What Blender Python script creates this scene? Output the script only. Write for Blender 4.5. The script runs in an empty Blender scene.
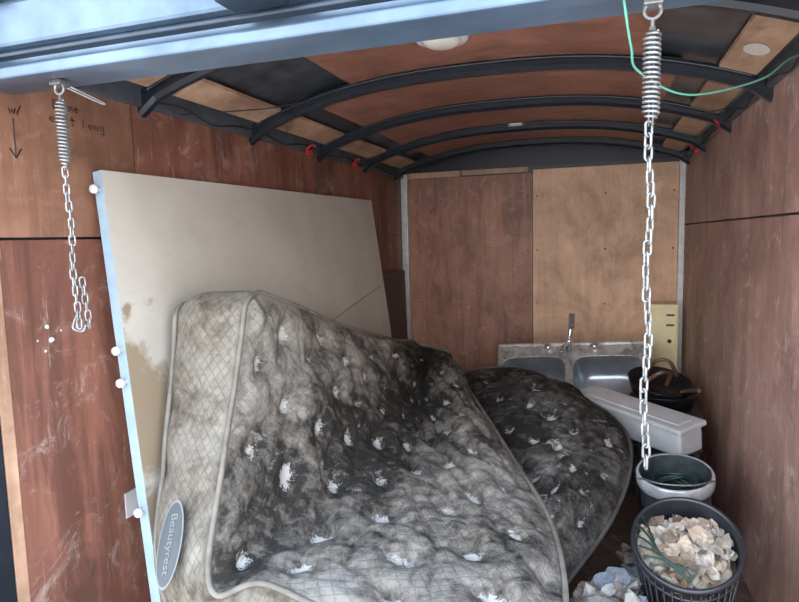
import bpy, bmesh, math, random
from mathutils import Vector, Matrix, noise
random.seed(4)
scene = bpy.context.scene
COL = scene.collection

# ------------------------------------------------------------------ helpers
def smooth(me, on=True):
    for p in me.polygons: p.use_smooth = on

def new_obj(name, bm, mats, parent=None, sm=False):
    me = bpy.data.meshes.new(name)
    bm.to_mesh(me); bm.free()
    if not isinstance(mats, (list, tuple)): mats = [mats]
    for m in mats: me.materials.append(m)
    if sm: smooth(me)
    ob = bpy.data.objects.new(name, me)
    COL.objects.link(ob)
    if parent:
        ob.parent = parent
        ob.matrix_parent_inverse = Matrix.Translation(parent.location).inverted()
    return ob

def empty(name, loc=(0, 0, 0)):
    e = bpy.data.objects.new(name, None)
    e.location = loc; e.empty_display_size = 0.1
    COL.objects.link(e)
    return e

def add_box(bm, lo, hi, bevel=0.0, M=None, mi=0, seg=2):
    t = bmesh.new()
    bmesh.ops.create_cube(t, size=1)
    lo = Vector(lo); hi = Vector(hi)
    for v in t.verts:
        v.co = Vector(((lo.x+hi.x)/2+v.co.x*(hi.x-lo.x), (lo.y+hi.y)/2+v.co.y*(hi.y-lo.y), (lo.z+hi.z)/2+v.co.z*(hi.z-lo.z)))
    if bevel > 0:
        bmesh.ops.bevel(t, geom=t.edges[:], offset=bevel, segments=seg, affect='EDGES', profile=0.5)
    merge(bm, t, M, mi)

def merge(bm, t, M=None, mi=0):
    vs = {}
    for v in t.verts:
        vs[v] = bm.verts.new(M @ v.co if M else v.co)
    for f in t.faces:
        try:
            nf = bm.faces.new([vs[v] for v in f.verts]); nf.material_index = mi; nf.smooth = f.smooth
        except ValueError: pass
    t.free()

def add_tube(bm, pts, r, closed=False, seg=8, mi=0):
    pts = [Vector(p) for p in pts]; n = len(pts)
    T = []
    for i in range(n):
        if closed: t = pts[(i+1) % n]-pts[i-1]
        else: t = pts[min(i+1, n-1)]-pts[max(i-1, 0)]
        T.append(t.normalized())
    up = Vector((0, 0, 1)) if abs(T[0].z) < .9 else Vector((1, 0, 0))
    nrm = (up-T[0]*up.dot(T[0])).normalized()
    rings = []
    for i in range(n):
        nrm = (nrm-T[i]*nrm.dot(T[i])).normalized()
        b = T[i].cross(nrm)
        rr = r[i] if isinstance(r, (list, tuple)) else r
        rings.append([bm.verts.new(pts[i]+(nrm*math.cos(2*math.pi*k/seg)+b*math.sin(2*math.pi*k/seg))*rr) for k in range(seg)])
    rng = n if closed else n-1
    for i in range(rng):
        A = rings[i]; B = rings[(i+1) % n]
        for k in range(seg):
            f = bm.faces.new((A[k], A[(k+1) % seg], B[(k+1) % seg], B[k])); f.smooth = True; f.material_index = mi
    if not closed:
        for R_ in (rings[0], rings[-1]):
            f = bm.faces.new(R_); f.material_index = mi

def add_lathe(bm, prof, seg=48, M=None, mi=0, wob=None):
    rings = []
    for (r, z) in prof:
        ring = []
        for k in range(seg):
            a = 2*math.pi*k/seg
            rr = r*(1+(wob(a, z) if wob else 0))
            p = Vector((rr*math.cos(a), rr*math.sin(a), z))
            ring.append(bm.verts.new(M @ p if M else p))
        rings.append(ring)
    for i in range(len(rings)-1):
        for k in range(seg):
            f = bm.faces.new((rings[i][k], rings[i][(k+1) % seg], rings[i+1][(k+1) % seg], rings[i+1][k])); f.smooth = True; f.material_index = mi

def smoothpts(pts, n=8):
    P = [Vector(p) for p in pts]; P = [P[0]*2-P[1]]+P+[P[-1]*2-P[-2]]
    out = []
    for i in range(1, len(P)-2):
        for k in range(n):
            out.append(cr(P[i-1], P[i], P[i+1], P[i+2], k/n))
    out.append(P[-2]); return out

def cr(a, b, c, d, t):
    return 0.5*((2*b)+(c-a)*t+(2*a-5*b+4*c-d)*t*t+(3*b-a-3*c+d)*t**3)

# ------------------------------------------------------------------ materials
def base_mat(name, rough=0.6, metal=0.0, col=(.5, .5, .5), spec=None):
    m = bpy.data.materials.new(name); m.use_nodes = True
    nt = m.node_tree; b = nt.nodes['Principled BSDF']
    b.inputs['Base Color'].default_value = (*col, 1)
    b.inputs['Roughness'].default_value = rough
    b.inputs['Metallic'].default_value = metal
    if spec is not None: b.inputs['Specular IOR Level'].default_value = spec
    return m, nt, b

def N(nt, t, **kw):
    n = nt.nodes.new(t)
    for k, v in kw.items():
        if k in n.inputs.keys(): n.inputs[k].default_value = v
        else: setattr(n, k, v)
    return n

def mapped_noise(nt, scale3, sc, detail=5, rough=.55, dist=0.0, loc=(0, 0, 0), src='Object'):
    tc = N(nt, 'ShaderNodeTexCoord'); mp = N(nt, 'ShaderNodeMapping')
    mp.inputs['Scale'].default_value = scale3; mp.inputs['Location'].default_value = loc
    nt.links.new(tc.outputs[src], mp.inputs['Vector'])
    n = N(nt, 'ShaderNodeTexNoise'); n.inputs['Scale'].default_value = sc; n.inputs['Detail'].default_value = detail
    n.inputs['Roughness'].default_value = rough; n.inputs['Distortion'].default_value = dist
    nt.links.new(mp.outputs[0], n.inputs['Vector'])
    return n.outputs['Fac']

def ramp(nt, fac, stops):
    r = N(nt, 'ShaderNodeValToRGB'); e = r.color_ramp.elements
    while len(e) < len(stops): e.new(0.5)
    for i, (p, c) in enumerate(stops):
        e[i].position = p; e[i].color = (*c, 1) if len(c) == 3 else c
    nt.links.new(fac, r.inputs['Fac']); return r.outputs['Color']

def mixc(nt, fac, a, b, mode='MIX'):
    m = N(nt, 'ShaderNodeMix'); m.data_type = 'RGBA'; m.blend_type = mode
    for sock, v in ((m.inputs[0], fac), (m.inputs[6], a), (m.inputs[7], b)):
        if isinstance(v, (int, float)): sock.default_value = v
        elif isinstance(v, tuple): sock.default_value = (*v, 1)
        else: nt.links.new(v, sock)
    return m.outputs[2]

def mth(nt, op, a, b=None):
    m = N(nt, 'ShaderNodeMath'); m.operation = op
    for s, v in ((m.inputs[0], a), (m.inputs[1], b)):
        if v is None: continue
        if isinstance(v, (int, float)): s.default_value = v
        else: nt.links.new(v, s)
    return m.outputs[0]

def bump(nt, b, h, strength=.3, dist=.01):
    bp = N(nt, 'ShaderNodeBump'); bp.inputs['Strength'].default_value = strength; bp.inputs['Distance'].default_value = dist
    nt.links.new(h, bp.inputs['Height']); nt.links.new(bp.outputs[0], b.inputs['Normal'])

W = (1, 1, 1); K = (0, 0, 0)
def ply(name, c1, c2, stretch=(1, 1, .08), scratch=(.6, .5, .42), sa=.45, rough=.55, seed=0.0, streak=None, grain=22, dark=.7, water=.5):
    m, nt, b = base_mat(name, rough)
    g = mapped_noise(nt, stretch, grain, 6, .6, .6, (seed, seed, 0))
    col = ramp(nt, g, [(.3, c2), (.7, c1)])
    bl = mapped_noise(nt, (1, 1, 1), 2.6, 6, .65, .6, (seed*2, 3, 1))
    col = mixc(nt, .85, col, ramp(nt, bl, [(.36, (.5, .46, .45)), (.60, (1., 1., 1.))]), 'MULTIPLY')
    # water marks running down
    wm = mapped_noise(nt, (3.2, 3.2, .45), 2.6, 7, .7, .5, (seed, 2, 8))
    col = mixc(nt, ramp(nt, wm, [(.48, K), (.60, (water,)*3)]), col, tuple(x*.42 for x in c2))
    s = mapped_noise(nt, (1, 1, 1), 7, 12, .78, 1.8, (seed, 7, 2))
    col = mixc(nt, ramp(nt, s, [(.54, K), (.68, (sa, sa, sa))]), col, scratch)
    s2 = mapped_noise(nt, streak or (5, 5, .5), 9, 8, .8, .3, (4, seed, 5))
    col = mixc(nt, ramp(nt, s2, [(.60, K), (.64, (.9*sa, .9*sa, .9*sa))]), col, scratch)
    s3 = mapped_noise(nt, (1, 1, .7), 5, 9, .75, .8, (seed+9, 1, 2))
    col = mixc(nt, ramp(nt, s3, [(.58, K), (.68, (dark,)*3)]), col, (.05, .03, .025))
    nt.links.new(col, b.inputs['Base Color'])
    rr = mth(nt, 'MULTIPLY_ADD', s, .3); nt.nodes[-1].inputs[2].default_value = rough-.15
    nt.links.new(rr, b.inputs['Roughness'])
    bump(nt, b, g, .12, .003)
    return m

M_left = ply('plywood_left', (.30, .12, .080), (.18, .068, .045), (.35, .35, .05), seed=1.3, scratch=(.48, .37, .31), sa=.5, water=.75)
M_left2 = ply('plywood_left_upper', (.31, .15, .092), (.22, .096, .058), (.35, .08, .35), seed=4.1, scratch=(.48, .36, .27), sa=.35, water=.45)
M_right = ply('plywood_right', (.50, .295, .24), (.37, .20, .165), (.35, .35, .06), seed=8.2, scratch=(.72, .60, .54), sa=.6, dark=.6, water=.45)
M_backL = ply('plywood_back_dark', (.46, .205, .135), (.33, .14, .09), (1, 1, .08), seed=2.2, scratch=(.6, .44, .36), sa=.5, dark=.65, water=.6)
M_backR = ply('plywood_back_light', (.93, .57, .37), (.74, .43, .26), (1, 1, .1), seed=6.6, scratch=(.95, .72, .56), sa=.35, dark=.3, water=.2)
M_ceil = ply('plywood_ceiling', (.38, .155, .102), (.275, .107, .068), (.08, .6, 1), seed=3.7, scratch=(.5, .3, .22), sa=.25, dark=.5, water=.35)
M_strip = ply('plywood_pale_strip', (.60, .37, .24), (.40, .22, .13), (1, .12, 1), seed=5.5, scratch=(.7, .52, .38), sa=.3, grain=14, water=.35)
M_floor = ply('plywood_floor', (.16, .10, .07), (.09, .055, .04), (1, .08, 1), seed=9.5)

def plain(name, col, rough=.6, metal=0., var=.25, sc=14, spec=None):
    m, nt, b = base_mat(name, rough, metal, col, spec)
    n = mapped_noise(nt, (1, 1, 1), sc, 6, .6)
    lo = tuple(c*(1-var) for c in col); hi = tuple(min(1, c*(1+var)) for c in col)
    nt.links.new(ramp(nt, n, [(.35, lo), (.65, hi)]), b.inputs['Base Color'])
    bump(nt, b, n, .08, .003)
    return m

M_black = plain('black_painted_steel', (.010, .013, .02), .33, .1)
M_blackmat = plain('black_lining', (.025, .029, .036), .4)
M_foil = plain('grey_foil_insulation', (.05, .058, .07), .28, .4, .5, 12)
M_rail = plain('grey_steel_rail', (.09, .10, .115), .45, .4)
M_header = plain('sky_tinted_steel', (.09, .14, .21), .3, .45, .3, 5)  # blue tint in the steel base stands partly for reflected sky
M_headdk = plain('dark_blue_steel', (.02, .032, .05), .35, .4)
M_galv = plain('galvanised_steel', (.25, .255, .26), .4, .7, .35, 60)
M_trimal = plain('aluminium_corner', (.55, .55, .55), .45, .3, .15, 20)
M_white = plain('white_plastic', (.56, .57, .59), .4, 0, .1)
M_lens = plain('cream_lens', (.7, .65, .55), .3, 0, .05)
M_red = plain('red_plastic', (.6, .02, .03), .4, 0, .1)
M_green = plain('green_cord', (.12, .45, .33), .5, 0, .1)
M_ink = plain('marker_ink', (.02, .015, .015), .6, 0, .1)
M_concrete = plain('concrete_ground', (.5, .46, .41), .9, 0, .15, 3)

# ------------------------------------------------------------------ trailer dimensions
XL, XR, YB, YF, ZT = -1.31, .487, 4.05, 1.02, 1.64
XC = (XL+XR)/2; HW = (XR-XL)/2
def zc(x, rise=.15):
    t = min(1, abs((x-XC)/HW)); return ZT+rise*(1-t**2.5)

bm = bmesh.new(); add_box(bm, (XL-.05, .9, -.04), (XR+.05, YB+.05, 0)); new_obj('floor', bm, M_floor)
bm = bmesh.new(); add_box(bm, (-9, -12, -.62), (9, 9, -.55)); new_obj('ground', bm, M_concrete)

# walls
bm = bmesh.new()
add_box(bm, (XL-.03, YF, 0), (XL, YB+.01, 1.216), mi=0)
add_box(bm, (XL-.03, YF, 1.223), (XL+.002, 1.468, ZT+.01), mi=1)
add_box(bm, (XL-.03, 1.474, 1.223), (XL, YB+.01, ZT+.01), mi=0)
add_box(bm, (XL-.05, YF, -.02), (XL-.03, YB+.04, ZT+.12), mi=2)
wl = new_obj('wall_left', bm, [M_left, M_left2, M_blackmat])
bm = bmesh.new()
add_box(bm, (XR, YF, 0), (XR+.03, YB+.01, 1.235), mi=0)
add_box(bm, (XR, YF, 1.243), (XR+.03, 2.55, ZT+.01), mi=0)
add_box(bm, (XR, 2.556, 1.243), (XR+.03, YB+.01, ZT+.01), mi=0)
add_box(bm, (XR+.03, YF, -.02), (XR+.05, YB+.04, ZT+.12), mi=1)
wr = new_obj('wall_right', bm, [M_right, M_blackmat])
bm = bmesh.new()
xm = -.42
add_box(bm, (XL, YB, 0), (xm-.004, YB+.02, 1.60), mi=0)
add_box(bm, (xm+.004, YB-.008, 0), (XR, YB+.02, 1.62), mi=1)
add_box(bm, (XL-.05, YB+.01, -.02), (XR+.05, YB+.04, 1.83), mi=2)
add_box(bm, (XL, YB-.004, 1.605), (-.9, YB+.02, 1.65), mi=3)
add_box(bm, (-.89, YB-.004, 1.61), (-.45, YB+.02, 1.655), mi=3)
wb = new_obj('wall_back', bm, [M_backL, M_backR, M_blackmat, M_strip])
bm = bmesh.new()
for z in (.4, .75, 1.1, 1.45):
    for x in (XL+.12, xm-.03, xm+.03, XR-.06, (xm+XR)/2):
        add_lathe(bm, [(.0001, -.0), (.006, 0), (.006, .003)], 8, Matrix.Translation((x, YB-.009, z)) @ Matrix.Rotation(math.pi/2, 4, 'X'))
new_obj('screws', bm, M_rail, wb)
bm = bmesh.new(); add_box(bm, (XL, YB-.05, 0), (XL+.045, YB-.001, ZT-.01), .004); new_obj('trim_1', bm, M_trimal)
bm = bmesh.new(); add_box(bm, (XR-.035, YB-.05, 0), (XR, YB-.009, ZT-.01), .004); new_obj('trim_2', bm, M_trimal)
bm = bmesh.new(); add_box(bm, (XL, YF, ZT-.035), (XL+.018, YB, ZT+.03), .003); new_obj('trim_3', bm, M_rail)
bm = bmesh.new(); add_box(bm, (XR-.018, YF, ZT-.02), (XR, YB, ZT+.03), .003); new_obj('trim_4', bm, M_rail)
bm = bmesh.new(); add_box(bm, (XL-.03, .985, 0), (XL+.006, 1.018, 1.5), .003); new_obj('trim_5', bm, M_strip)
bm = bmesh.new(); add_box(bm, (XL-.12, .86, -.1), (XL+.01, .983, 1.8), .006); new_obj('trim_6', bm, M_black)
bm = bmesh.new(); add_box(bm, (XR-.0, .86, -.1), (XR+.12, 1.018, 1.8), .006); new_obj('trim_7', bm, M_black)

# ceiling
def arch_sheet(bm, x0, x1, y0, y1, off=0., th=.012, mi=0, n=24):
    T = []; B = []
    for i in range(n+1):
        x = x0+(x1-x0)*i/n; z = zc(x)+off
        T.append((bm.verts.new((x, y0, z)), bm.verts.new((x, y1, z))))
        B.append((bm.verts.new((x, y0, z+th)), bm.verts.new((x, y1, z+th))))
    def F(*v):
        f = bm.faces.new(v); f.material_index = mi
    for i in range(n):
        F(T[i][0], T[i+1][0], T[i+1][1], T[i][1]); F(B[i][0], B[i][1], B[i+1][1], B[i+1][0])
        F(T[i][0], B[i][0], B[i+1][0], T[i+1][0]); F(T[i][1], T[i+1][1], B[i+1][1], B[i][1])
    F(T[0][0], T[0][1], B[0][1], B[0][0]); F(T[n][0], B[n][0], B[n][1], T[n][1])
RY = [1.52, 2.12, 2.72, 3.32, 3.88]
bm = bmesh.new()
arch_sheet(bm, XL-.04, XR+.04, 1.02, YB+.04, .02, .02, 3, 40)
edges = [1.02]+RY+[YB]
for i in range(len(edges)-1):
    a, b_ = edges[i]+.002, edges[i+1]-.002
    inset = .44 if i <= 1 else .25
    arch_sheet(bm, XL+inset, XR-inset*(.8 if i <= 1 else 1), a, b_, 0, .012, 0)
    arch_sheet(bm, XL+.05, XL+.15, a+.03, b_-.02, -.004, .012, 2, 6)
    arch_sheet(bm, XR-.15, XR-.05, a+.03, b_-.02, -.004, .012, 2, 6)
ceil = new_obj('ceiling', bm, [M_ceil, M_blackmat, M_strip, M_foil])
for k, y in enumerate(RY):
    bm = bmesh.new(); n = 60
    hw = .021; rings = []
    for i in range(n+1):
        t = -1+2*i/n; x = XC+HW*t*.998
        zt = zc(x)+.006; zb = zc(x)-.042
        zb -= .02*max(0, abs(t)-.93)/.07
        rings.append([bm.verts.new((x, y-hw, zt)), bm.verts.new((x, y-hw, zb+.012)), bm.verts.new((x, y-hw*.5, zb)), bm.verts.new((x, y+hw*.5, zb)), bm.verts.new((x, y+hw, zb+.012)), bm.verts.new((x, y+hw, zt))])
    for i in range(n):
        for j in range(6):
            bm.faces.new((rings[i][j], rings[i][(j+1) % 6], rings[i+1][(j+1) % 6], rings[i+1][j]))
    bm.faces.new(rings[0]); bm.faces.new(rings[-1])
    for s in (-1, 1):
        pts = [(XC+HW*t/40, y+s*.026, zc(XC+HW*t/40)-.006) for t in range(-38, 39)]
        add_tube(bm, pts, .006, seg=6)
    new_obj('rib_%d' % (k+1), bm, M_black, ceil)
bm = bmesh.new()
n = 40
for i in range(n):
    x0 = XL+(XR-XL)*i/n; x1 = XL+(XR-XL)*(i+1)/n
    v = [bm.verts.new(p) for p in ((x0, YB-.02, ZT+.0), (x1, YB-.02, ZT+.0), (x1, YB-.02, zc(x1)), (x0, YB-.02, zc(x0)), )]
    bm.faces.new(v)
new_obj('end_plate', bm, M_black, ceil)
bm = bmesh.new()
vs = []
for k in range(32):
    a = 2*math.pi*k/32; x = XR-.10+.03*math.cos(a); vs.append(bm.verts.new((x, 1.86+.05*math.sin(a), zc(x)-.0065)))
bm.faces.new(vs); new_obj('oval_sticker', bm, M_lens, ceil)

for (x, y) in ((-.45, 1.80), (-.43, 3.36)):
    bm = bmesh.new()
    Mx = Matrix.Translation((x, y, zc(x)-.0005)) @ Matrix.Rotation(math.pi, 4, 'X')
    add_lathe(bm, [(.078, 0), (.080, .006), (.074, .012), (.060, .015)], 40, Mx, 0)
    add_lathe(bm, [(.060, .010), (.058, .018), (.042, .026), (.02, .029), (.0005, .030)], 40, Mx, 1)
    new_obj('dome_light', bm, [M_white, M_lens])

# rear header beam
bm = bmesh.new()
add_box(bm, (XL-.12, .99, 1.555), (XR+.12, 1.10, 1.95), .006, mi=0)
add_box(bm, (XL-.12, .955, 1.545), (XR+.12, 1.0, 1.568), .004, mi=0)
add_box(bm, (XL-.12, .965, 1.61), (XR+.12, .992, 1.70), .008, mi=0)
add_box(bm, (XL-.12, .95, 1.585), (XR+.12, .975, 1.592), .002, mi=1)
add_box(bm, (XL-.12, .93, 1.735), (XR+.12, .99, 1.95), .01, mi=1)
hd = new_obj('rear_header_beam', bm, [M_header, M_headdk])
bm = bmesh.new()
add_box(bm, (-.62, .90, 1.60), (-.50, .965, 1.66), .008)
add_tube(bm, [(-.66, .92, 1.64), (-.46, .92, 1.64)], .013)
add_box(bm, (-1.25, .92, 1.70), (-1.18, .97, 1.76), .008)
new_obj('hinge_bracket', bm, M_headdk, hd)

LW, LL, LR = .0056, .0235, .0021
def links(bm, x, y, ztop, zbot, ph=.5, sway=.003):
    z = ztop; i = 0
    while z > zbot:
        c = Vector((x+sway*math.sin(z*31+ph), y, z-LL/2)); a0 = ph+i*math.pi/2+.3*math.sin(i*1.7)
        pts = []
        for k in range(20):
            a = 2*math.pi*k/20; ca, sa_ = math.cos(a), math.sin(a)
            u = LW*ca; v = (LL/2-LW)*(1 if sa_ > 0 else -1)+LW*sa_
            pts.append(c+Vector((u*math.cos(a0), u*math.sin(a0), v)))
        add_tube(bm, pts, LR, True, 6); z -= LL-2*LR*1.2; i += 1
    return z
def chain(name, x, y, ztop, sp0, sp1, zbot, spr):
    e = empty(name, (x, y, ztop))
    bm = bmesh.new()
    add_tube(bm, [(x+.012*math.cos(a), y, ztop+.0+.012*math.sin(a)) for a in [2*math.pi*i/16 for i in range(16)]], .003, True)
    add_tube(bm, [(x, y, ztop-.012), (x, y, sp0)], .0028)
    add_box(bm, (x-.014, y-.014, ztop+.006), (x+.014, y+.014, ztop+.016), .002)
    new_obj('hook', bm, M_galv, e)
    bm = bmesh.new(); nt_ = 18; pts = []
    for i in range(nt_*14+1):
        a = 2*math.pi*i/14; rr = spr*(1 if 10 < i < nt_*14-10 else .7)
        pts.append((x+rr*math.cos(a), y+rr*math.sin(a), sp0+(sp1-sp0)*i/(nt_*14)))
    add_tube(bm, pts, .0022, seg=6)
    add_tube(bm, [(x-.003, y, sp0+.006), (x-.003, y, sp1-.012)], .0016)
    add_tube(bm, [(x+.003, y, sp0+.006), (x+.003, y, sp1-.012)], .0016)
    new_obj('spring', bm, M_galv, e)
    bm = bmesh.new(); z = links(bm, x, y, sp1-.004, zbot)
    new_obj('links', bm, M_galv, e)
    return z, e
z, e1 = chain('spring_chain', -1.10, 1.03, 1.535, 1.51, 1.375, 1.035, .0105)
bm = bmesh.new()
z0 = z+.01
add_tube(bm, smoothpts([(-1.10, 1.03, z0+.02), (-1.112, 1.03, z0), (-1.115, 1.03, z0-.015), (-1.09, 1.03, z0-.02), (-1.078, 1.03, z0-.005)]), .0024)
new_obj('clip', bm, M_galv, e1)
bm = bmesh.new(); links(bm, -1.090, 1.045, 1.13, z0, .9, .005)
new_obj('links_return', bm, M_galv, e1)
chain('spring_chain', .073, 1.03, 1.535, 1.505, 1.375, .835, .0115)

bm = bmesh.new()
add_tube(bm, smoothpts([(.03, 1.02, 1.56), (.045, 1.08, 1.50), (.062, 1.15, 1.475), (.16, 1.3, 1.459), (.32, 1.5, 1.517), (.40, 1.62, 1.58), (.478, 1.77, 1.63)]), .002)
new_obj('green_cord', bm, M_green)
bm = bmesh.new()
add_tube(bm, smoothpts([(XL+.03, 1.2, 1.60), (XL+.1, 1.25, 1.56), (XL+.16, 1.2, 1.545), (-1.1, 1.06, 1.545)]), .0016)
new_obj('white_cord', bm, M_white)
for (x, y, z, s) in ((XL+.035, 2.55, 1.60, 1), (XL+.035, 3.1, 1.60, 1), (XR-.03, 2.75, 1.61, -1), (XR-.03, 3.4, 1.60, -1)):
    bm = bmesh.new()
    add_box(bm, (x-.010, y-.02, z-.010), (x+.010, y+.02, z+.010), .003)
    add_tube(bm, smoothpts([(x, y-.016, z), (x+s*.025, y-.06, z+.012), (x+s*.035, y-.03, z+.03), (x+s*.02, y+.02, z+.03)]), .004)
    new_obj('red_clamp', bm, M_red, ceil)
bm = bmesh.new()
add_tube(bm, smoothpts([(XL+.03, 1.66, 1.61), (XL+.2, 1.9, 1.66), (XL+.3, 2.0, 1.69), (XL+.2, 2.08, 1.66)]), .0022)
add_tube(bm, smoothpts([(XR-.03, 2.75, 1.61), (XR-.12, 2.6, 1.64), (XR-.05, 2.45, 1.63)]), .0022)
add_tube(bm, smoothpts([(XL+.03, 3.1, 1.60), (XL+.15, 3.2, 1.66), (XL+.3, 3.5, 1.70)]), .0022)
for X_, s_ in ((XL+.026, 1), (XR-.026, -1)):
    add_tube(bm, smoothpts([(X_+s_*.006*math.sin(k*1.9), 1.5+k*.17, 1.622+.014*math.sin(k*2.3)) for k in range(15)]), .003)
new_obj('hanging_wires', bm, M_ink, ceil)

def text(name, body, size, M, mat, parent=None, ext=.0005):
    cu = bpy.data.curves.new(name, 'FONT'); cu.body = body; cu.size = size; cu.extrude = ext; cu.align_x = 'CENTER'; cu.align_y = 'CENTER'
    o = bpy.data.objects.new(name, cu); COL.objects.link(o); o.data.materials.append(mat); o.matrix_world = M
    if parent:
        o.parent = parent; o.matrix_parent_inverse = Matrix.Translation(parent.location).inverted()
    return o
bm = bmesh.new()
GL = {'D': [[(0, 0), (0, 1), (.7, .8), (.8, .3), (0, 0)]], 'o': [[(0, .3), (.3, .6), (.6, .3), (.3, 0), (0, .3)]], 'm': [[(0, 0), (0, .6), (.3, .5), (.35, 0)], [(.35, .4), (.7, .6), (.75, 0)]],
      'e': [[(0, .3), (.6, .35), (.3, .65), (0, .3), (.3, 0), (.6, .1)]], 'w': [[(0, .6), (.2, 0), (.4, .5), (.6, 0), (.8, .6)]], '/': [[(0, 0), (.5, 1)]], 'x': [[(0, .6), (.6, 0)], [(0, 0), (.6, .6)]],
      'i': [[(.2, 0), (.2, .6)]], 't': [[(.3, 1), (.3, 0), (.5, 0)], [(0, .65), (.6, .65)]], 'l': [[(.2, 1), (.2, 0)]], 'n': [[(0, 0), (0, .6), (.5, .5), (.5, 0)]], 'g': [[(.5, .6), (0, .5), (.1, .1), (.5, .2)], [(.5, .6), (.5, -.4), (0, -.3)]]}
def write(s_, y, z, h):
    for ch in s_:
        for st_ in GL.get(ch, []):
            add_tube(bm, [(XL+.004, y+a*h, z+b_*h) for a, b_ in st_], .0013, seg=5)
        y += h*.95
write('Dome', 1.20, 1.545, .022); write('w/', 1.075, 1.51, .022); write('exit', 1.185, 1.51, .022); write('long', 1.285, 1.51, .022)
add_tube(bm, [(XL+.004, 1.085, 1.50), (XL+.004, 1.085, 1.41)], .0016, seg=5)
add_tube(bm, [(XL+.004, 1.07, 1.43), (XL+.004, 1.085, 1.408), (XL+.004, 1.10, 1.432)], .0016, seg=5)
new_obj('marker_writing', bm, M_ink, wl)

# thin black slab covering the dark area on the left wall, back corner
bm = bmesh.new()
Mm = Matrix.Translation((XL+.03, 3.36, 0)) @ Matrix.Rotation(math.radians(-1.2), 4, 'Y')
add_box(bm, (0, 0, .001), (.02, .60, .98), .004, Mm)
add_box(bm, (.02, .02, .02), (.024, .58, .96), .002, Mm)
new_obj('black_slab', bm, M_black)

# ------------------------------------------------------------------ white panel leaning left
M_panel, nt, b = base_mat('dirty_offwhite', .6)
n1 = mapped_noise(nt, (1, 1, 1), 2.2, 6, .6, .3, (1, 2, 3))
c = ramp(nt, n1, [(.35, (.43, .395, .345)), (.6, (.52, .485, .43))])
at = N(nt, 'ShaderNodeAttribute'); at.attribute_name = 'stain'
n2 = mapped_noise(nt, (1, 1, 1), 9, 10, .7, .3)
sf = ramp(nt, mth(nt, 'ADD', at.outputs['Fac'], mth(nt, 'MULTIPLY', mth(nt, 'SUBTRACT', n2, .5), 1.6)), [(.35, K), (.62, (.85, .85, .85))])
c = mixc(nt, sf, c, (.22, .155, .085))
n3 = mapped_noise(nt, (1, 1, 1), 4, 12, .8, .6, (5, 5, 1))
c = mixc(nt, ramp(nt, n3, [(.58, K), (.72, (.45, .45, .45))]), c, (.25, .19, .13))
nt.links.new(c, b.inputs['Base Color'])
M_pedge = plain('pale_blue_edge', (.24, .33, .41), .5, 0, .1)
e = empty('white_panel_board', (-1.1, 2.3, .7))
A = Vector((-1.268, 1.30, 1.40)); B = Vector((-1.262, 3.30, 1.42)); Cc = Vector((-1.04, 1.18, 0.0))
ex = (B-A).normalized(); ez = (A-Cc); hgt = ez.length; ez.normalize(); en = ex.cross(ez).normalized()
if en.x < 0: en = -en
bm = bmesh.new(); nx, nz = 90, 64; th = .03
Lx = (B-A).length
grid = [[bm.verts.new(Cc+ex*(Lx*i/nx)+ez*(hgt*j/nz)) for j in range(nz+1)] for i in range(nx+1)]
back = [[bm.verts.new(Cc-en*th+ex*(Lx*i/nx)+ez*(hgt*j/nz)) for j in range(nz+1)] for i in range(nx+1)]
for i in range(nx):
    for j in range(nz):
        bm.faces.new((grid[i][j], grid[i+1][j], grid[i+1][j+1], grid[i][j+1]))
        bm.faces.new((back[i][j], back[i][j+1], back[i+1][j+1], back[i+1][j]))
for i in range(nx):
    for j in (0, nz):
        f = bm.faces.new((grid[i][j], grid[i+1][j], back[i+1][j], back[i][j])); f.material_index = 1
for j in range(nz):
    for i in (0, nx):
        f = bm.faces.new((grid[i][j], grid[i][j+1], back[i][j+1], back[i][j])); f.material_index = 1
bmesh.ops.recalc_face_normals(bm, faces=bm.faces)
pan = new_obj('board', bm, [M_panel, M_pedge], e)
at_ = pan.data.attributes.new('stain', 'FLOAT', 'POINT')
blobs = [((.09, .90), .09, .9), ((.13, .80), .12, 1), ((.10, .68), .13, 1), ((.2, .86), .06, .6), ((.07, 1.07), .035, .7), ((.12, 1.04), .03, .7), ((.16, 1.10), .03, .6), ((.20, 1.06), .03, .55), ((.85, 1.02), .04, .4), ((1.35, 1.2), .04, .4), ((.08, .5), .12, .8)]
for i, v in enumerate(pan.data.vertices):
    d = v.co-Cc; x_ = d.dot(ex); z_ = d.dot(ez); s_ = 0
    for (bx, bz), r, am in blobs:
        s_ = max(s_, am*math.exp(-((x_-bx)**2+(z_-bz)**2)/(r*r*.8)))
    at_.data[i].value = min(1, s_)
bm = bmesh.new()
for zf in (.04, .36, .60, .66, .965):
    p = Cc+ez*(hgt*zf)-en*th*.5
    Mx = Matrix.Translation(p) @ (-ex).to_track_quat('Z', 'Y').to_matrix().to_4x4()
    add_lathe(bm, [(.006, 0), (.006, .010), (.011, .012), (.012, .017), (.011, .024), (.0005, .026)], 20, Mx)
new_obj('knobs', bm, M_white, e)
bm = bmesh.new()
add_tube(bm, [Cc+ex*1.2+ez*.82+en*.001, Cc+ex*1.5+ez*.865+en*.001, Cc+ex*1.95+ez*.93+en*.001], .0015, seg=6)
new_obj('crease', bm, M_ink, e)

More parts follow.
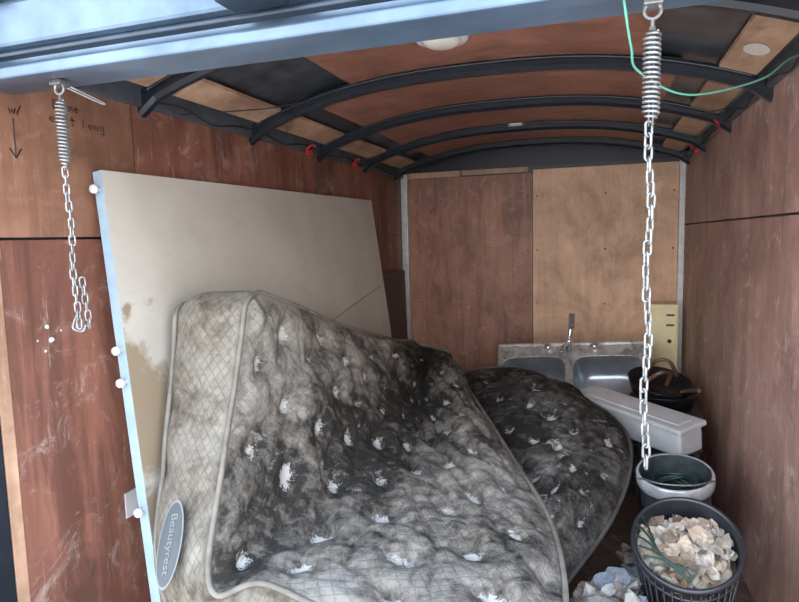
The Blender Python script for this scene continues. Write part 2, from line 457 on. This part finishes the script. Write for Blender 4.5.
# ------------------------------------------------------------------ mattresses
def mattress_mat(name, light, mid, dark, g0=.38, g1=.62, scuff=(.45, .44, .42), qs=.3, sc_amt=.75, sc0=.57, bs=.4):
    m, nt, b = base_mat(name, .85, spec=.2)
    n1 = mapped_noise(nt, (1, 1, 1), 4.0, 10, .70, .8)
    n2 = mapped_noise(nt, (1, 1, 1), 26, 8, .7, .5)
    at = N(nt, 'ShaderNodeAttribute'); at.attribute_name = 'grime_tone'
    g = mth(nt, 'ADD', n1, mth(nt, 'MULTIPLY', mth(nt, 'SUBTRACT', n2, .5), .7))
    g = mth(nt, 'ADD', g, mth(nt, 'SUBTRACT', at.outputs['Fac'], .5))
    c = ramp(nt, g, [(g0, light), ((g0+g1)/2, mid), (g1, dark)])
    uv = N(nt, 'ShaderNodeTexCoord')
    def wave(rot):
        mp = N(nt, 'ShaderNodeMapping'); mp.inputs['Rotation'].default_value = (0, 0, rot)
        nt.links.new(uv.outputs['UV'], mp.inputs['Vector'])
        w = N(nt, 'ShaderNodeTexWave'); w.inputs['Scale'].default_value = 15.0; w.inputs['Distortion'].default_value = .8; w.inputs['Detail Scale'].default_value = .5
        nt.links.new(mp.outputs[0], w.inputs['Vector'])
        return ramp(nt, w.outputs['Fac'], [(.0, K), (.18, W)])
    q = mth(nt, 'MULTIPLY', wave(.95), wave(-.95))
    c = mixc(nt, mth(nt, 'MULTIPLY', mth(nt, 'SUBTRACT', 1.0, q), qs), c, tuple(x*.4 for x in mid))
    n4 = mapped_noise(nt, (1, 1, 1), 9, 12, .85, 1.0, (3, 3, 9))
    c = mixc(nt, ramp(nt, n4, [(sc0, K), (sc0+.06, (sc_amt,)*3)]), c, scuff)
    tu = N(nt, 'ShaderNodeAttribute'); tu.attribute_name = 'tuft'
    n3 = mapped_noise(nt, (1, 1, 1), 60, 8, .75, .8)
    tf = ramp(nt, mth(nt, 'ADD', tu.outputs['Fac'], mth(nt, 'MULTIPLY', mth(nt, 'SUBTRACT', n3, .5), 2.4)), [(.40, K), (.62, (.8, .8, .8))])
    tf = mth(nt, 'MULTIPLY', tf, ramp(nt, tu.outputs['Fac'], [(.1, K), (.25, W)]))
    c = mixc(nt, tf, c, (.50, .485, .46))
    fine = mth(nt, 'ADD', mth(nt, 'MULTIPLY', q, .3), mth(nt, 'MULTIPLY', n2, 1.3))
    bump(nt, b, fine, bs, .006)
    nt.links.new(c, b.inputs['Base Color'])
    return m
M_matA = mattress_mat('soiled_quilt', (.235, .213, .187), (.118, .104, .088), (.018, .016, .0135), .34, .63, scuff=(.32, .305, .285), sc_amt=.6, qs=.22)
M_matB = mattress_mat('soiled_quilt_dark', (.18, .168, .155), (.068, .063, .056), (.015, .013, .012), .30, .58, qs=.2)
M_side = mattress_mat('mattress_border', (.22, .20, .168), (.14, .121, .096), (.045, .036, .027), .30, .64, qs=.35, sc_amt=.25, scuff=(.26, .245, .22))
M_pipe = plain('mattress_piping', (.15, .134, .11), .7, 0, .35)
M_pipeB = plain('mattress_piping_dark', (.08, .072, .064), .7, 0, .3)

def mattress(name, ctrl, thick, nu, nv, tuft_sp, mats, grime_tone, ru=.07, rv=.07, bulge=.03, seed=0, tdepth=.024, wr=.012, side_gr=.3, flip=True):
    C = [[Vector(p) for p in row] for row in ctrl]
    C = [[row[0]*2-row[1]]+row+[row[-1]*2-row[-2]] for row in C]
    C = [[a*2-b_ for a, b_ in zip(C[0], C[1])]]+C+[[a*2-b_ for a, b_ in zip(C[-1], C[-2])]]
    su = len(ctrl)-1; sv = len(ctrl[0])-1
    def ev(u, v):
        fu = min(max(u, 0), 1)*su; iu = min(int(fu), su-1); tu = fu-iu
        fv = min(max(v, 0), 1)*sv; iv = min(int(fv), sv-1); tv = fv-iv
        r = [cr(C[iu+k][iv], C[iu+k][iv+1], C[iu+k][iv+2], C[iu+k][iv+3], tv) for k in range(4)]
        return cr(*r, tu)
    def rmap(u, v):
        a = 2*u-1; b_ = 2*v-1; A1 = 1-2*ru; B1 = 1-2*rv
        if abs(a) > A1 and abs(b_) > B1:
            da = (abs(a)-A1)/(2*ru); db = (abs(b_)-B1)/(2*rv); m_ = max(da, db); l = math.hypot(da, db)
            s = m_/l if l > 1e-6 else 1
            a = math.copysign(A1+da*s*2*ru, a); b_ = math.copysign(B1+db*s*2*rv, b_)
        return (a+1)/2, (b_+1)/2
    UV = [[rmap(i/nu, j/nv) for j in range(nv+1)] for i in range(nu+1)]
    P = [[ev(*UV[i][j]) for j in range(nv+1)] for i in range(nu+1)]
    Lu = sum((ev((k+1)/20, .5)-ev(k/20, .5)).length for k in range(20)); Lv = sum((ev(.5, (k+1)/20)-ev(.5, k/20)).length for k in range(20))
    def nrm(u, v):
        e_ = .01; u0, u1 = max(u-e_, 0), min(u+e_, 1); v0, v1 = max(v-e_, 0), min(v+e_, 1)
        n_ = (ev(u1, v)-ev(u0, v)).cross(ev(u, v1)-ev(u, v0))
        n_.normalize(); return -n_ if flip else n_
    Nn = [[nrm(*UV[i][j]) for j in range(nv+1)] for i in range(nu+1)]
    rnd = random.Random(seed); tufts = []
    a = tuft_sp*.5; row = 0
    while a < Lu:
        b_ = tuft_sp*(.5 if row % 2 else .95)
        while b_ < Lv:
            tufts.append((a+rnd.uniform(-.015, .015), b_+rnd.uniform(-.015, .015), rnd.uniform(.55, 1.1)))
            b_ += tuft_sp
        a += tuft_sp*.8; row += 1
    bm = bmesh.new(); top = []
    lay = bm.verts.layers.float.new('tuft'); lg = bm.verts.layers.float.new('grime_tone')
    uvl = bm.loops.layers.uv.new('UVMap'); vuv = {}
    for i in range(nu+1):
        r_ = []
        for j in range(nv+1):
            u, v = UV[i][j]; x_, y_ = u*Lu, v*Lv
            d = 0; tm = 0; halo = 0
            for (ta, tb, s_) in tufts:
                q = (x_-ta)**2+(y_-tb)**2
                if q < .03:
                    d -= tdepth*s_*math.exp(-q/.0009)+tdepth*.7*s_*math.exp(-q/.005); tm = max(tm, s_*math.exp(-q/.0006)); halo = max(halo, s_*math.exp(-q/.003))
            p = P[i][j]
            w1 = noise.noise(p*4.5+Vector((seed, 0, 0))); w2 = noise.noise(p*13+Vector((0, seed, 0))); w3 = noise.noise(p*30)
            fo = noise.noise(Vector((x_*4+y_*8, (x_-y_)*3, seed))); fold = max(0, 1-abs(fo*2.2))**4
            fo2 = noise.noise(Vector((x_*11-y_*6, (x_+y_)*5, seed+5))); fold2 = max(0, 1-abs(fo2*2.4))**4
            w4 = noise.noise(p*60)
            d += wr*(w1*1.2+w2*.3+w3*.16+w4*.10)-wr*.6*fold-wr*.3*fold2
            ed = min(x_, Lu-x_, y_, Lv-y_); fade = min(1, ed/.06); fade = fade*fade*(3-2*fade)
            d = d*(.12+.88*fade)+.018*fade
            vt = bm.verts.new(p+Nn[i][j]*d); vt[lay] = min(1, tm)*fade; vt[lg] = grime_tone(u, v, p)+.08*halo+.05*fold+.02*fold2; vuv[vt] = (x_, y_)  # value also darkens folds and rings around tufts
            r_.append(vt)
        top.append(r_)
    bot = [[None]*(nv+1) for _ in range(nu+1)]
    for i in range(nu+1):
        for j in range(nv+1):
            vt = bm.verts.new(P[i][j]-Nn[i][j]*thick); vt[lg] = .6; vuv[vt] = (UV[i][j][0]*Lu, UV[i][j][1]*Lv); bot[i][j] = vt
    def face(vs, mi):
        try:
            f = bm.faces.new(vs); f.material_index = mi; f.smooth = True
            for l in f.loops: l[uvl].uv = vuv[l.vert]
        except ValueError: pass
    for i in range(nu):
        for j in range(nv):
            face((top[i][j], top[i+1][j], top[i+1][j+1], top[i][j+1]), 0)
            face((bot[i][j], bot[i][j+1], bot[i+1][j+1], bot[i+1][j]), 1)
    loop = [(i, 0) for i in range(nu)]+[(nu, j) for j in range(nv)]+[(i, nv) for i in range(nu, 0, -1)]+[(0, j) for j in range(nv, 0, -1)]
    n_ = len(loop); K_ = 10; cols = []; ptop = []; pbot = []; info = []
    ctr = ev(.5, .5); acc = 0
    for k, (i, j) in enumerate(loop):
        i2, j2 = loop[(k+2) % n_]; i1, j1 = loop[k-2]
        t = (P[i2][j2]-P[i1][j1]).normalized(); nn = Nn[i][j]; o = t.cross(nn).normalized()
        iu = min(max(i, int(nu*.12)), int(nu*.88)); jv = min(max(j, int(nv*.12)), int(nv*.88))
        if o.dot(P[i][j]-P[iu][jv]) < 0: o = -o
        acc += (P[i][j]-P[loop[k-1][0]][loop[k-1][1]]).length
        col = [top[i][j]]
        for q in range(1, K_):
            f = q/K_; p = P[i][j]-nn*thick*f+o*(bulge*math.sin(math.pi*f)**.6)
            p += o*.014*noise.noise(p*9)
            vt = bm.verts.new(p); vt[lg] = side_gr+(.15*max(0, .75-p.z) if flip else 0); vuv[vt] = (acc, f*thick); col.append(vt)  # sides of the flipped mattress get darker towards the bottom
        col.append(bot[i][j]); cols.append(col)
        ptop.append(P[i][j]+o*.008-nn*.004); pbot.append(P[i][j]+o*.008-nn*(thick-.004)); info.append((P[i][j], t, nn, o))
    for k in range(n_):
        A_, B_ = cols[k], cols[(k+1) % n_]
        for q in range(K_): face((A_[q], A_[q+1], B_[q+1], B_[q]), 1)
    bmesh.ops.recalc_face_normals(bm, faces=bm.faces)
    e = empty(name, ctr)
    new_obj('body', bm, mats[:2], e)
    bm = bmesh.new()
    add_tube(bm, ptop, .007, True, 8); add_tube(bm, pbot, .007, True, 8)
    new_obj('piping', bm, mats[2], e)
    return e, info

ctrlA = [
 [(-.925, 1.45, 1.065), (-.90, 1.35, .87), (-.87, 1.22, .65), (-.82, 1.08, .43), (-.69, 1.10, .45), (-.42, 1.07, .40), (-.08, 1.02, .37)],
 [(-.93, 1.76, .975), (-.86, 1.70, .80), (-.79, 1.62, .64), (-.70, 1.52, .49), (-.52, 1.45, .46), (-.28, 1.36, .46), (-.07, 1.27, .43)],
 [(-.93, 2.12, .86), (-.86, 2.08, .74), (-.79, 2.02, .62), (-.68, 1.95, .53), (-.54, 1.84, .485), (-.33, 1.70, .50), (-.13, 1.55, .47)],
 [(-.93, 2.5, .76), (-.86, 2.48, .67), (-.81, 2.42, .58), (-.73, 2.34, .51), (-.62, 2.22, .49), (-.44, 2.06, .54), (-.27, 1.90, .49)],
 [(-.95, 2.85, .68), (-.89, 2.84, .62), (-.84, 2.8, .56), (-.79, 2.72, .53), (-.72, 2.6, .55), (-.58, 2.46, .59), (-.46, 2.32, .54)],
 [(-.96, 3.1, .64), (-.93, 3.1, .62), (-.89, 3.08, .61), (-.85, 3.02, .62), (-.78, 2.92, .63), (-.70, 2.84, .63), (-.63, 2.72, .57)],
]
def grA(u, v, p):  # darker along the bend and towards the far end
    g = .46
    g += .17*math.exp(-((v-.48)/.16)**2)*min(1, .5+u*3)
    g += .14*max(0, u-.45)/.55
    g -= .05*math.exp(-((v-.74)/.12)**2)*(1-u)
    g -= .06*math.exp(-(v/.2)**2)
    return g
eA, infoA = mattress('mattress', ctrlA, .24, 250, 200, .18, [M_matA, M_side, M_pipe], grA, ru=.05, rv=.05, bulge=.028, seed=3, wr=.018, side_gr=.42)
ctrlB = [
 [(-.85, 3.02, .42), (-.62, 3.06, .50), (-.38, 3.04, .53), (-.20, 2.92, .49)],
 [(-.72, 2.55, .38), (-.42, 2.60, .50), (-.18, 2.63, .535), (.04, 2.56, .46)],
 [(-.55, 2.0, .32), (-.28, 2.12, .45), (-.07, 2.22, .50), (.11, 2.25, .42)],
 [(-.45, 1.6, .26), (-.24, 1.72, .37), (-.09, 1.82, .42), (.05, 1.90, .34)],
 [(-.48, 1.2, .22), (-.32, 1.34, .27), (-.21, 1.42, .30), (-.11, 1.52, .25)],
]
eB, infoB = mattress('mattress', ctrlB, .20, 170, 110, .17, [M_matB, M_matB, M_pipeB], lambda u, v, p: .46+.05*math.sin(u*6), ru=.06, rv=.10, bulge=.025, seed=11, wr=.016, side_gr=.62, flip=False)

best = min(infoA, key=lambda q: (q[0]-Vector((-.875, 1.24, .68))).length)
p0, t, nn, o = best
if t.z > 0: t = -t
cen = p0-nn*.112+o*.040+t*.215
M_lab = plain('label_grey_blue', (.06, .072, .08), .5, 0, .15); M_labrim = plain('label_rim', (.18, .195, .195), .5, 0, .1)
yd = o.cross(t)
Ml = Matrix(((t.x, yd.x, o.x, cen.x), (t.y, yd.y, o.y, cen.y), (t.z, yd.z, o.z, cen.z), (0, 0, 0, 1)))
def ellipse(bm, a, b_, z, mi):
    vs = [bm.verts.new(Ml @ Vector((a*math.cos(2*math.pi*k/48), b_*math.sin(2*math.pi*k/48), z))) for k in range(48)]
    f = bm.faces.new(vs); f.material_index = mi
bm = bmesh.new(); ellipse(bm, .100, .042, 0, 1); ellipse(bm, .094, .037, .0015, 0)
new_obj('label', bm, [M_lab, M_labrim], eA)
text('label_text', 'Beautyrest', .032, Ml @ Matrix.Translation((0, .004, .003)), M_labrim, eA)

# ------------------------------------------------------------------ sink
M_steel, nt, b = base_mat('grimy_stainless', .35, .5, (.5, .5, .5))
n1 = mapped_noise(nt, (1, 1, 1), 14, 10, .75, .8)
nt.links.new(ramp(nt, n1, [(.35, (.25, .2, .17)), (.5, (.6, .58, .55)), (.62, (.8, .78, .76))]), b.inputs['Base Color'])
M_bowl = plain('stainless_bowl', (.42, .47, .52), .3, .7, .2, 6)
def sup(cx, cy, w, h, n, k, tot=48):
    a = 2*math.pi*k/tot; c_, s_ = math.cos(a), math.sin(a)
    return cx+w/2*math.copysign(abs(c_)**(2/n), c_), cy+h/2*math.copysign(abs(s_)**(2/n), s_)
e = empty('kitchen_sink', (-.15, 3.5, .4))
tilt = math.radians(48)
Ms = Matrix.Translation((-.155, 3.40, .355)) @ Matrix.Rotation(math.radians(-3), 4, 'Z') @ Matrix.Rotation(math.radians(-4), 4, 'Y') @ Matrix.Rotation(tilt, 4, 'X')
bm = bmesh.new()
for s in (-1, 1):
    cx = s*.205
    rings = []
    for (w, h, n, z) in ((.41, .49, 200, 0), (.372, .43, 6, .0), (.362, .42, 6, -.010), (.335, .39, 5, -.14), (.27, .31, 4, -.165), (.09, .09, 2, -.17), (.002, .002, 2, -.175)):
        rings.append([bm.verts.new(Ms @ Vector((*sup(cx, -.02, w, h, n, k), z))) for k in range(48)])
    for i in range(len(rings)-1):
        for k in range(48):
            f = bm.faces.new((rings[i][k], rings[i][(k+1) % 48], rings[i+1][(k+1) % 48], rings[i+1][k])); f.smooth = i > 1; f.material_index = 1 if i > 0 else 0
    add_tube(bm, [Ms @ Vector((*sup(cx, -.02, .372, .43, 6, k), .001)) for k in range(48)], .004, True, 6)
add_box(bm, (-.41, .224, -.003), (.41, .275, .0), 0, Ms)
for a_, b2 in (((-.418, -.268, -.012), (-.408, .28, .005)), ((.408, -.268, -.012), (.418, .28, .005)), ((-.418, -.272, -.012), (.418, -.262, .005)), ((-.418, .272, -.012), (.418, .284, .012))):
    add_box(bm, a_, b2, .003, Ms)
new_obj('basin', bm, [M_steel, M_bowl], e)
M_chrome = plain('chrome', (.8, .8, .82), .25, .8, .1)
bm = bmesh.new()
f0 = Ms @ Vector((0, .24, .0))
add_lathe(bm, [(.03, 0), (.03, .012), (.02, .03), (.018, .06), (.02, .07), (.0005, .075)], 24, Matrix.Translation(f0) @ Matrix.Rotation(tilt*.5, 4, 'X'))
add_tube(bm, smoothpts([f0, f0+Vector((.0, -.01, .08)), f0+Vector((.008, -.0, .14)), f0+Vector((.012, .01, .20))]), .012)
add_tube(bm, smoothpts([f0+Vector((0, 0, .03)), f0+Vector((-.03, -.07, .03)), f0+Vector((-.04, -.12, .0))]), .012)
add_tube(bm, [f0+Vector((.009, 0, .12)), f0+Vector((.012, .01, .21))], .018)
new_obj('faucet', bm, M_chrome, e)
bm = bmesh.new()
for x in (-.12, .14):
    add_lathe(bm, [(.02, 0), (.02, .03), (.0005, .034)], 20, Ms @ Matrix.Translation((x, .248, 0)))
new_obj('valves', bm, M_chrome, e)

# ------------------------------------------------------------------ tan metal box in the corner
M_tan = plain('tan_enamel', (.85, .74, .42), .45, .1, .1, 5)
bm = bmesh.new()
add_box(bm, (.285, 3.86, .0), (.448, 3.99, .77), .006, mi=0)
add_box(bm, (.298, 3.853, .03), (.435, 3.862, .745), .003, mi=0)
for z in (.64, .70):
    add_box(bm, (.38, 3.848, z), (.425, 3.856, z+.012), .002, mi=1)
add_lathe(bm, [(.012, 0), (.012, .004), (.0005, .006)], 16, Matrix.Translation((.40, 3.853, .55)) @ Matrix.Rotation(math.pi/2, 4, 'X'), 1)
new_obj('metal_cabinet', bm, [M_tan, M_blackmat])

# ------------------------------------------------------------------ storage crate under pans
M_crate = plain('black_crate_plastic', (.03, .03, .033), .5, 0, .3)
CH = .39
bm = bmesh.new()
add_box(bm, (.16, 2.82, 0), (.43, 3.10, CH), .01)
for z in (.06, .12, .18, .24, .30): add_box(bm, (.15, 2.81, z), (.437, 3.11, z+.015), .003)
add_box(bm, (.15, 2.81, CH-.01), (.437, 3.11, CH+.005), .004)
new_obj('storage_crate', bm, M_crate)
bm = bmesh.new()
add_box(bm, (.17, 2.44, 0), (.36, 2.66, .30), .006)
add_box(bm, (.165, 2.435, .29), (.365, 2.665, .315), .004)
new_obj('plastic_tote', bm, M_crate)

M_pan = plain('cast_iron', (.015, .015, .018), .35, .4, .3, 40)
M_hand = plain('brown_handle', (.09, .045, .03), .4, 0, .3)
e = empty('frying_pan_stack', (.27, 2.95, CH+.05))
bm = bmesh.new()
for i, (cx, cy, cz, r, rx, ry) in enumerate(((.28, 2.94, .006, .14, 0, 0), (.295, 2.93, .043, .145, .06, -.05), (.265, 2.95, .085, .14, .25, .12))):
    Mp = Matrix.Translation((cx, cy, CH+cz)) @ Matrix.Rotation(rx, 4, 'X') @ Matrix.Rotation(ry, 4, 'Y')
    add_lathe(bm, [(.0005, 0), (r*.8, 0), (r*.9, .008), (r, .045), (r*1.01, .048), (r*.98, .047), (r*.86, .010), (.0005, .008)], 40, Mp)
new_obj('pans', bm, M_pan, e)
bm = bmesh.new()
dz_ = Vector((.01, -.04, .09))
for pts, r in (([(.17, 2.92, .40), (.20, 2.85, .46), (.25, 2.83, .50), (.29, 2.86, .49), (.28, 2.90, .43)], .010), ([(.35, 2.95, .39), (.39, 2.86, .42), (.40, 2.82, .43)], .009), ([(.20, 3.1, .41), (.24, 3.05, .50), (.30, 3.04, .51), (.34, 3.05, .44)], .009)):
    add_tube(bm, smoothpts([Vector(p)+dz_ for p in pts]), r)
new_obj('handles', bm, M_hand, e)

# white plastic box
bm = bmesh.new()
p1 = Vector((-.115, 2.83, .468)); p2 = Vector((.295, 2.42, .450))
dx = (p2-p1).normalized(); dy = Vector((0, 0, 1)).cross(dx).normalized(); dz = dx.cross(dy)
Md = Matrix(((dx.x, dy.x, dz.x, p1.x), (dx.y, dy.y, dz.y, p1.y), (dx.z, dy.z, dz.z, p1.z), (0, 0, 0, 1))) @ Matrix.Rotation(math.radians(8), 4, 'X')
L = (p2-p1).length
add_box(bm, (0.006, .004, -.125), (L-.006, .136, -.004), .014, Md, seg=3)
add_box(bm, (-.006, -.006, -.022), (L+.006, .146, 0), .007, Md, seg=3)
add_box(bm, (.03, .03, -.002), (L-.03, .11, .004), .003, Md)
new_obj('white_plastic_box', bm, M_white)

# ------------------------------------------------------------------ metal bucket
e = empty('metal_bucket', (.28, 2.1, .2))
Mb = Matrix.Translation((.268, 2.14, .012)) @ Matrix.Rotation(math.radians(-4), 4, 'Y') @ Matrix.Rotation(math.radians(10), 4, 'X') @ Matrix.Diagonal((.9, .9, 1.09, 1))
M_buck = plain('bucket_steel', (.10, .12, .135), .3, .7, .3, 25)
M_brim = plain('bucket_rim', (.6, .62, .64), .3, .4, .2, 25)
bm = bmesh.new()
add_lathe(bm, [(.0005, 0), (.09, 0), (.094, .01), (.120, .34)], 56, Mb)
add_lathe(bm, [(.120, .34), (.129, .345), (.132, .360), (.131, .378), (.127, .384), (.121, .382)], 56, Mb, 1)
add_lathe(bm, [(.121, .382), (.116, .36), (.09, .02), (.0005, .012)], 56, Mb)
for z in (.12, .28):
    rr = .094+(.028)*(z/.37)
    add_tube(bm, [Mb @ Vector((rr*math.cos(a), rr*math.sin(a), z)) for a in [2*math.pi*k/48 for k in range(48)]], .004, True, 6)
new_obj('pail', bm, [M_buck, M_brim], e)
bm = bmesh.new()
add_tube(bm, smoothpts([Mb @ Vector(p) for p in ((-.127, 0, .35), (-.115, -.06, .385), (-.05, -.11, .395), (.05, -.11, .395), (.115, -.06, .385), (.127, 0, .35))]), .003)
new_obj('bail_handle', bm, M_galv, e)
M_dkgreen = plain('dark_green_wire', (.008, .028, .023), .4, 0, .2)
bm = bmesh.new()
add_lathe(bm, [(.0005, .24), (.105, .24)], 30, Mb)
rs = random.Random(2)
for i in range(9):
    r0 = rs.uniform(.05, .095); z = .25+.012*i
    add_tube(bm, [Mb @ Vector((r0*math.cos(2*math.pi*k/24)+.01*math.sin(i*2), r0*math.sin(2*math.pi*k/24), z+.01*math.sin(k*.5+i))) for k in range(24)], .006, True, 6)
new_obj('contents', bm, M_dkgreen, e)

# ------------------------------------------------------------------ black basket with scraps
M_bask = plain('black_plastic_tub', (.011, .012, .016), .35, 0, .3, 20)
e = empty('waste_basket', (.25, 1.6, .3))
Mk = Matrix.Translation((.248, 1.79, .072)) @ Matrix.Rotation(math.radians(33), 4, 'X') @ Matrix.Rotation(math.radians(-5), 4, 'Y') @ Matrix.Diagonal((.87, .87, 1.27, 1))
bm = bmesh.new()
add_lathe(bm, [(.0005, 0), (.105, 0), (.11, .01), (.137, .33), (.146, .335), (.148, .345), (.141, .35), (.134, .345), (.105, .02), (.0005, .012)], 64, Mk)
for k in range(36):
    a = 2*math.pi*k/36
    add_tube(bm, [Mk @ Vector((.112*math.cos(a), .112*math.sin(a), .02)), Mk @ Vector((.139*math.cos(a), .139*math.sin(a), .325))], .003, seg=5)
for z in (.3, .2, .1):
    rr = .11+.027*z/.33
    add_tube(bm, [Mk @ Vector((rr*math.cos(a), rr*math.sin(a), z)) for a in [2*math.pi*k/48 for k in range(48)]], .005, True, 6)
new_obj('tub', bm, M_bask, e)
def scrap_mat(name, cols):
    m, nt, b = base_mat(name, .8)
    g = N(nt, 'ShaderNodeNewGeometry')
    r = N(nt, 'ShaderNodeValToRGB'); r.color_ramp.interpolation = 'CONSTANT'; el = r.color_ramp.elements
    while len(el) < len(cols): el.new(.5)
    for i, c_ in enumerate(cols): el[i].position = i/len(cols); el[i].color = (*c_, 1)
    nt.links.new(g.outputs['Random Per Island'], r.inputs['Fac'])
    n = mapped_noise(nt, (1, 1, 1), 50, 6, .7)
    c = mixc(nt, .8, r.outputs['Color'], ramp(nt, n, [(.35, (.5, .45, .4)), (.6, (1, 1, 1))]), 'MULTIPLY')
    nt.links.new(c, b.inputs['Base Color'])
    return m
M_scrap = scrap_mat('paper_and_bark_scraps', [(.44, .35, .26), (.48, .43, .37), (.28, .18, .11), (.42, .36, .29), (.16, .11, .08), (.46, .37, .27), (.32, .27, .22), (.44, .41, .37)])
def scraps(bm, n, pos, smin, smax, rnd, tilt=.7):
    for i in range(n):
        c_, nrm_ = pos(rnd)
        s = rnd.uniform(smin, smax)
        q = nrm_.to_track_quat('Z', 'Y').to_matrix() @ Matrix.Rotation(rnd.uniform(0, 6.28), 3, 'Z') @ Matrix.Rotation(rnd.uniform(-tilt, tilt), 3, 'X') @ Matrix.Rotation(rnd.uniform(-tilt, tilt), 3, 'Y')
        m_ = 10; cv = rnd.uniform(-1, 1)*.45
        vs = [bm.verts.new(c_)]; r1 = []; rad = [s*rnd.uniform(.65, 1.1) for _ in range(m_)]
        for ring, fr in ((0, .55), (1, 1.0)):
            rr = []
            for k in range(m_):
                a = 2*math.pi*k/m_; r_ = rad[k]*fr
                rr.append(bm.verts.new(c_+q @ Vector((r_*math.cos(a), r_*.7*math.sin(a), s*fr*fr*(cv*math.cos(2*a)+rnd.uniform(-.15, .15))))))
            r1.append(rr)
        for k in range(m_):
            k2 = (k+1) % m_
            bm.faces.new((vs[0], r1[0][k], r1[0][k2])); bm.faces.new((r1[0][k], r1[1][k], r1[1][k2], r1[0][k2]))
rnd = random.Random(5)
kn = (Mk.to_3x3() @ Vector((0, 0, 1))).normalized()
def posk(r):
    a = r.uniform(0, 6.28); q = math.sqrt(r.random())*.112
    x_, y_ = q*math.cos(a), q*math.sin(a)
    return Mk @ Vector((x_, y_, .30+.04*(1-(q/.125)**2)+r.uniform(-.012, .012))), kn
bm = bmesh.new(); add_lathe(bm, [(.0005, .305), (.08, .295), (.128, .28)], 30, Mk)
scraps(bm, 220, posk, .013, .033, rnd, .6)
new_obj('scraps', bm, M_scrap, e)
bm = bmesh.new()
for i in range(6):
    a = 2.6+i*.25
    add_tube(bm, smoothpts([Mk @ Vector((.13*math.cos(a), .13*math.sin(a), .35)), Mk @ Vector((.10*math.cos(a+.3), .10*math.sin(a+.3), .36)), Mk @ Vector((.08*math.cos(a+1), .08*math.sin(a+1)-.02, .365)), Mk @ Vector((.0, -.12, .35))]), .0028, seg=6)
new_obj('wires', bm, M_dkgreen, e)

M_paper = scrap_mat('litter', [(.45, .44, .43), (.33, .36, .40), (.25, .2, .15), (.45, .43, .38), (.08, .08, .09), (.25, .28, .32), (.38, .34, .28)])
bm = bmesh.new()
def posf(r):
    x_ = r.uniform(-.04, .11); y_ = r.uniform(1.25, 1.60); return Vector((x_, y_, .02+.29*r.random())), Vector((0, 0, 1))
scraps(bm, 340, posf, .02, .055, rnd)
for v in bm.verts: v.co.z = max(v.co.z, .001)
new_obj('paper_litter_pile', bm, M_paper)
bm = bmesh.new()
def posg(r):
    return Vector((r.uniform(.09, .14), r.uniform(1.7, 2.1), .01+.12*r.random())), Vector((0, 0, 1))
scraps(bm, 90, posg, .02, .05, rnd)
for v in bm.verts: v.co.z = max(v.co.z, .001)
new_obj('paper_litter_pile', bm, M_paper)
bm = bmesh.new(); add_box(bm, (XL, 1.34, .40), (XL+.003, 1.385, .475), 0)
new_obj('torn_sticker', bm, M_white, wl)
bm = bmesh.new()
for (y, z, s) in ((1.13, 1.0, .007), (1.14, .965, .008), (1.12, .94, .004), (1.17, .985, .003), (1.1, .97, .003)):
    vs = [bm.verts.new((XL+.002, y+s*random.uniform(.6, 1.2)*math.cos(k*.785), z+s*random.uniform(.6, 1.2)*math.sin(k*.785))) for k in range(8)]
    bm.faces.new(vs)
new_obj('paint_chips', bm, M_white, wl)

# ------------------------------------------------------------------ light
w = bpy.data.worlds.new('World'); scene.world = w; w.use_nodes = True
nt = w.node_tree; bg = nt.nodes['Background']
tc = N(nt, 'ShaderNodeTexCoord'); sx = N(nt, 'ShaderNodeSeparateXYZ'); nt.links.new(tc.outputs['Generated'], sx.inputs[0])
nt.links.new(ramp(nt, sx.outputs['Z'], [(0., (1, .97, .93)), (.25, (.92, .96, 1.0)), (1., (.35, .6, 1.0))]), bg.inputs['Color'])
bg.inputs['Strength'].default_value = 6.5
sl = bpy.data.lights.new('sun', 'SUN'); sl.energy = 9.5; sl.angle = math.radians(3); sl.color = (1, .95, .88)
so = bpy.data.objects.new('sun', sl); COL.objects.link(so)
so.rotation_euler = Vector((.5, -.05, -.9)).to_track_quat('-Z', 'Y').to_euler()

# ------------------------------------------------------------------ camera
cam = bpy.data.cameras.new('camera'); co = bpy.data.objects.new('camera', cam); COL.objects.link(co)
cam.sensor_width = 36; cam.lens = 600/799*36; cam.clip_start = .02
th_ = math.radians(18.5); p_ = math.radians(6.0); r_ = .024
s, c = math.sin(th_), math.cos(th_)
F = Vector((-s*math.cos(p_), c*math.cos(p_), -math.sin(p_))); R = Vector((c, s, 0)); U = R.cross(F)
Rc = R*math.cos(r_)-U*math.sin(r_); Uc = U*math.cos(r_)+R*math.sin(r_)
co.matrix_world = Matrix(((Rc.x, Uc.x, -F.x, 0), (Rc.y, Uc.y, -F.y, 0), (Rc.z, Uc.z, -F.z, 1.2), (0, 0, 0, 1)))
scene.camera = co
scene.view_settings.view_transform = 'Standard'
scene.view_settings.exposure = 0.0
scene.view_settings.gamma = 1.1
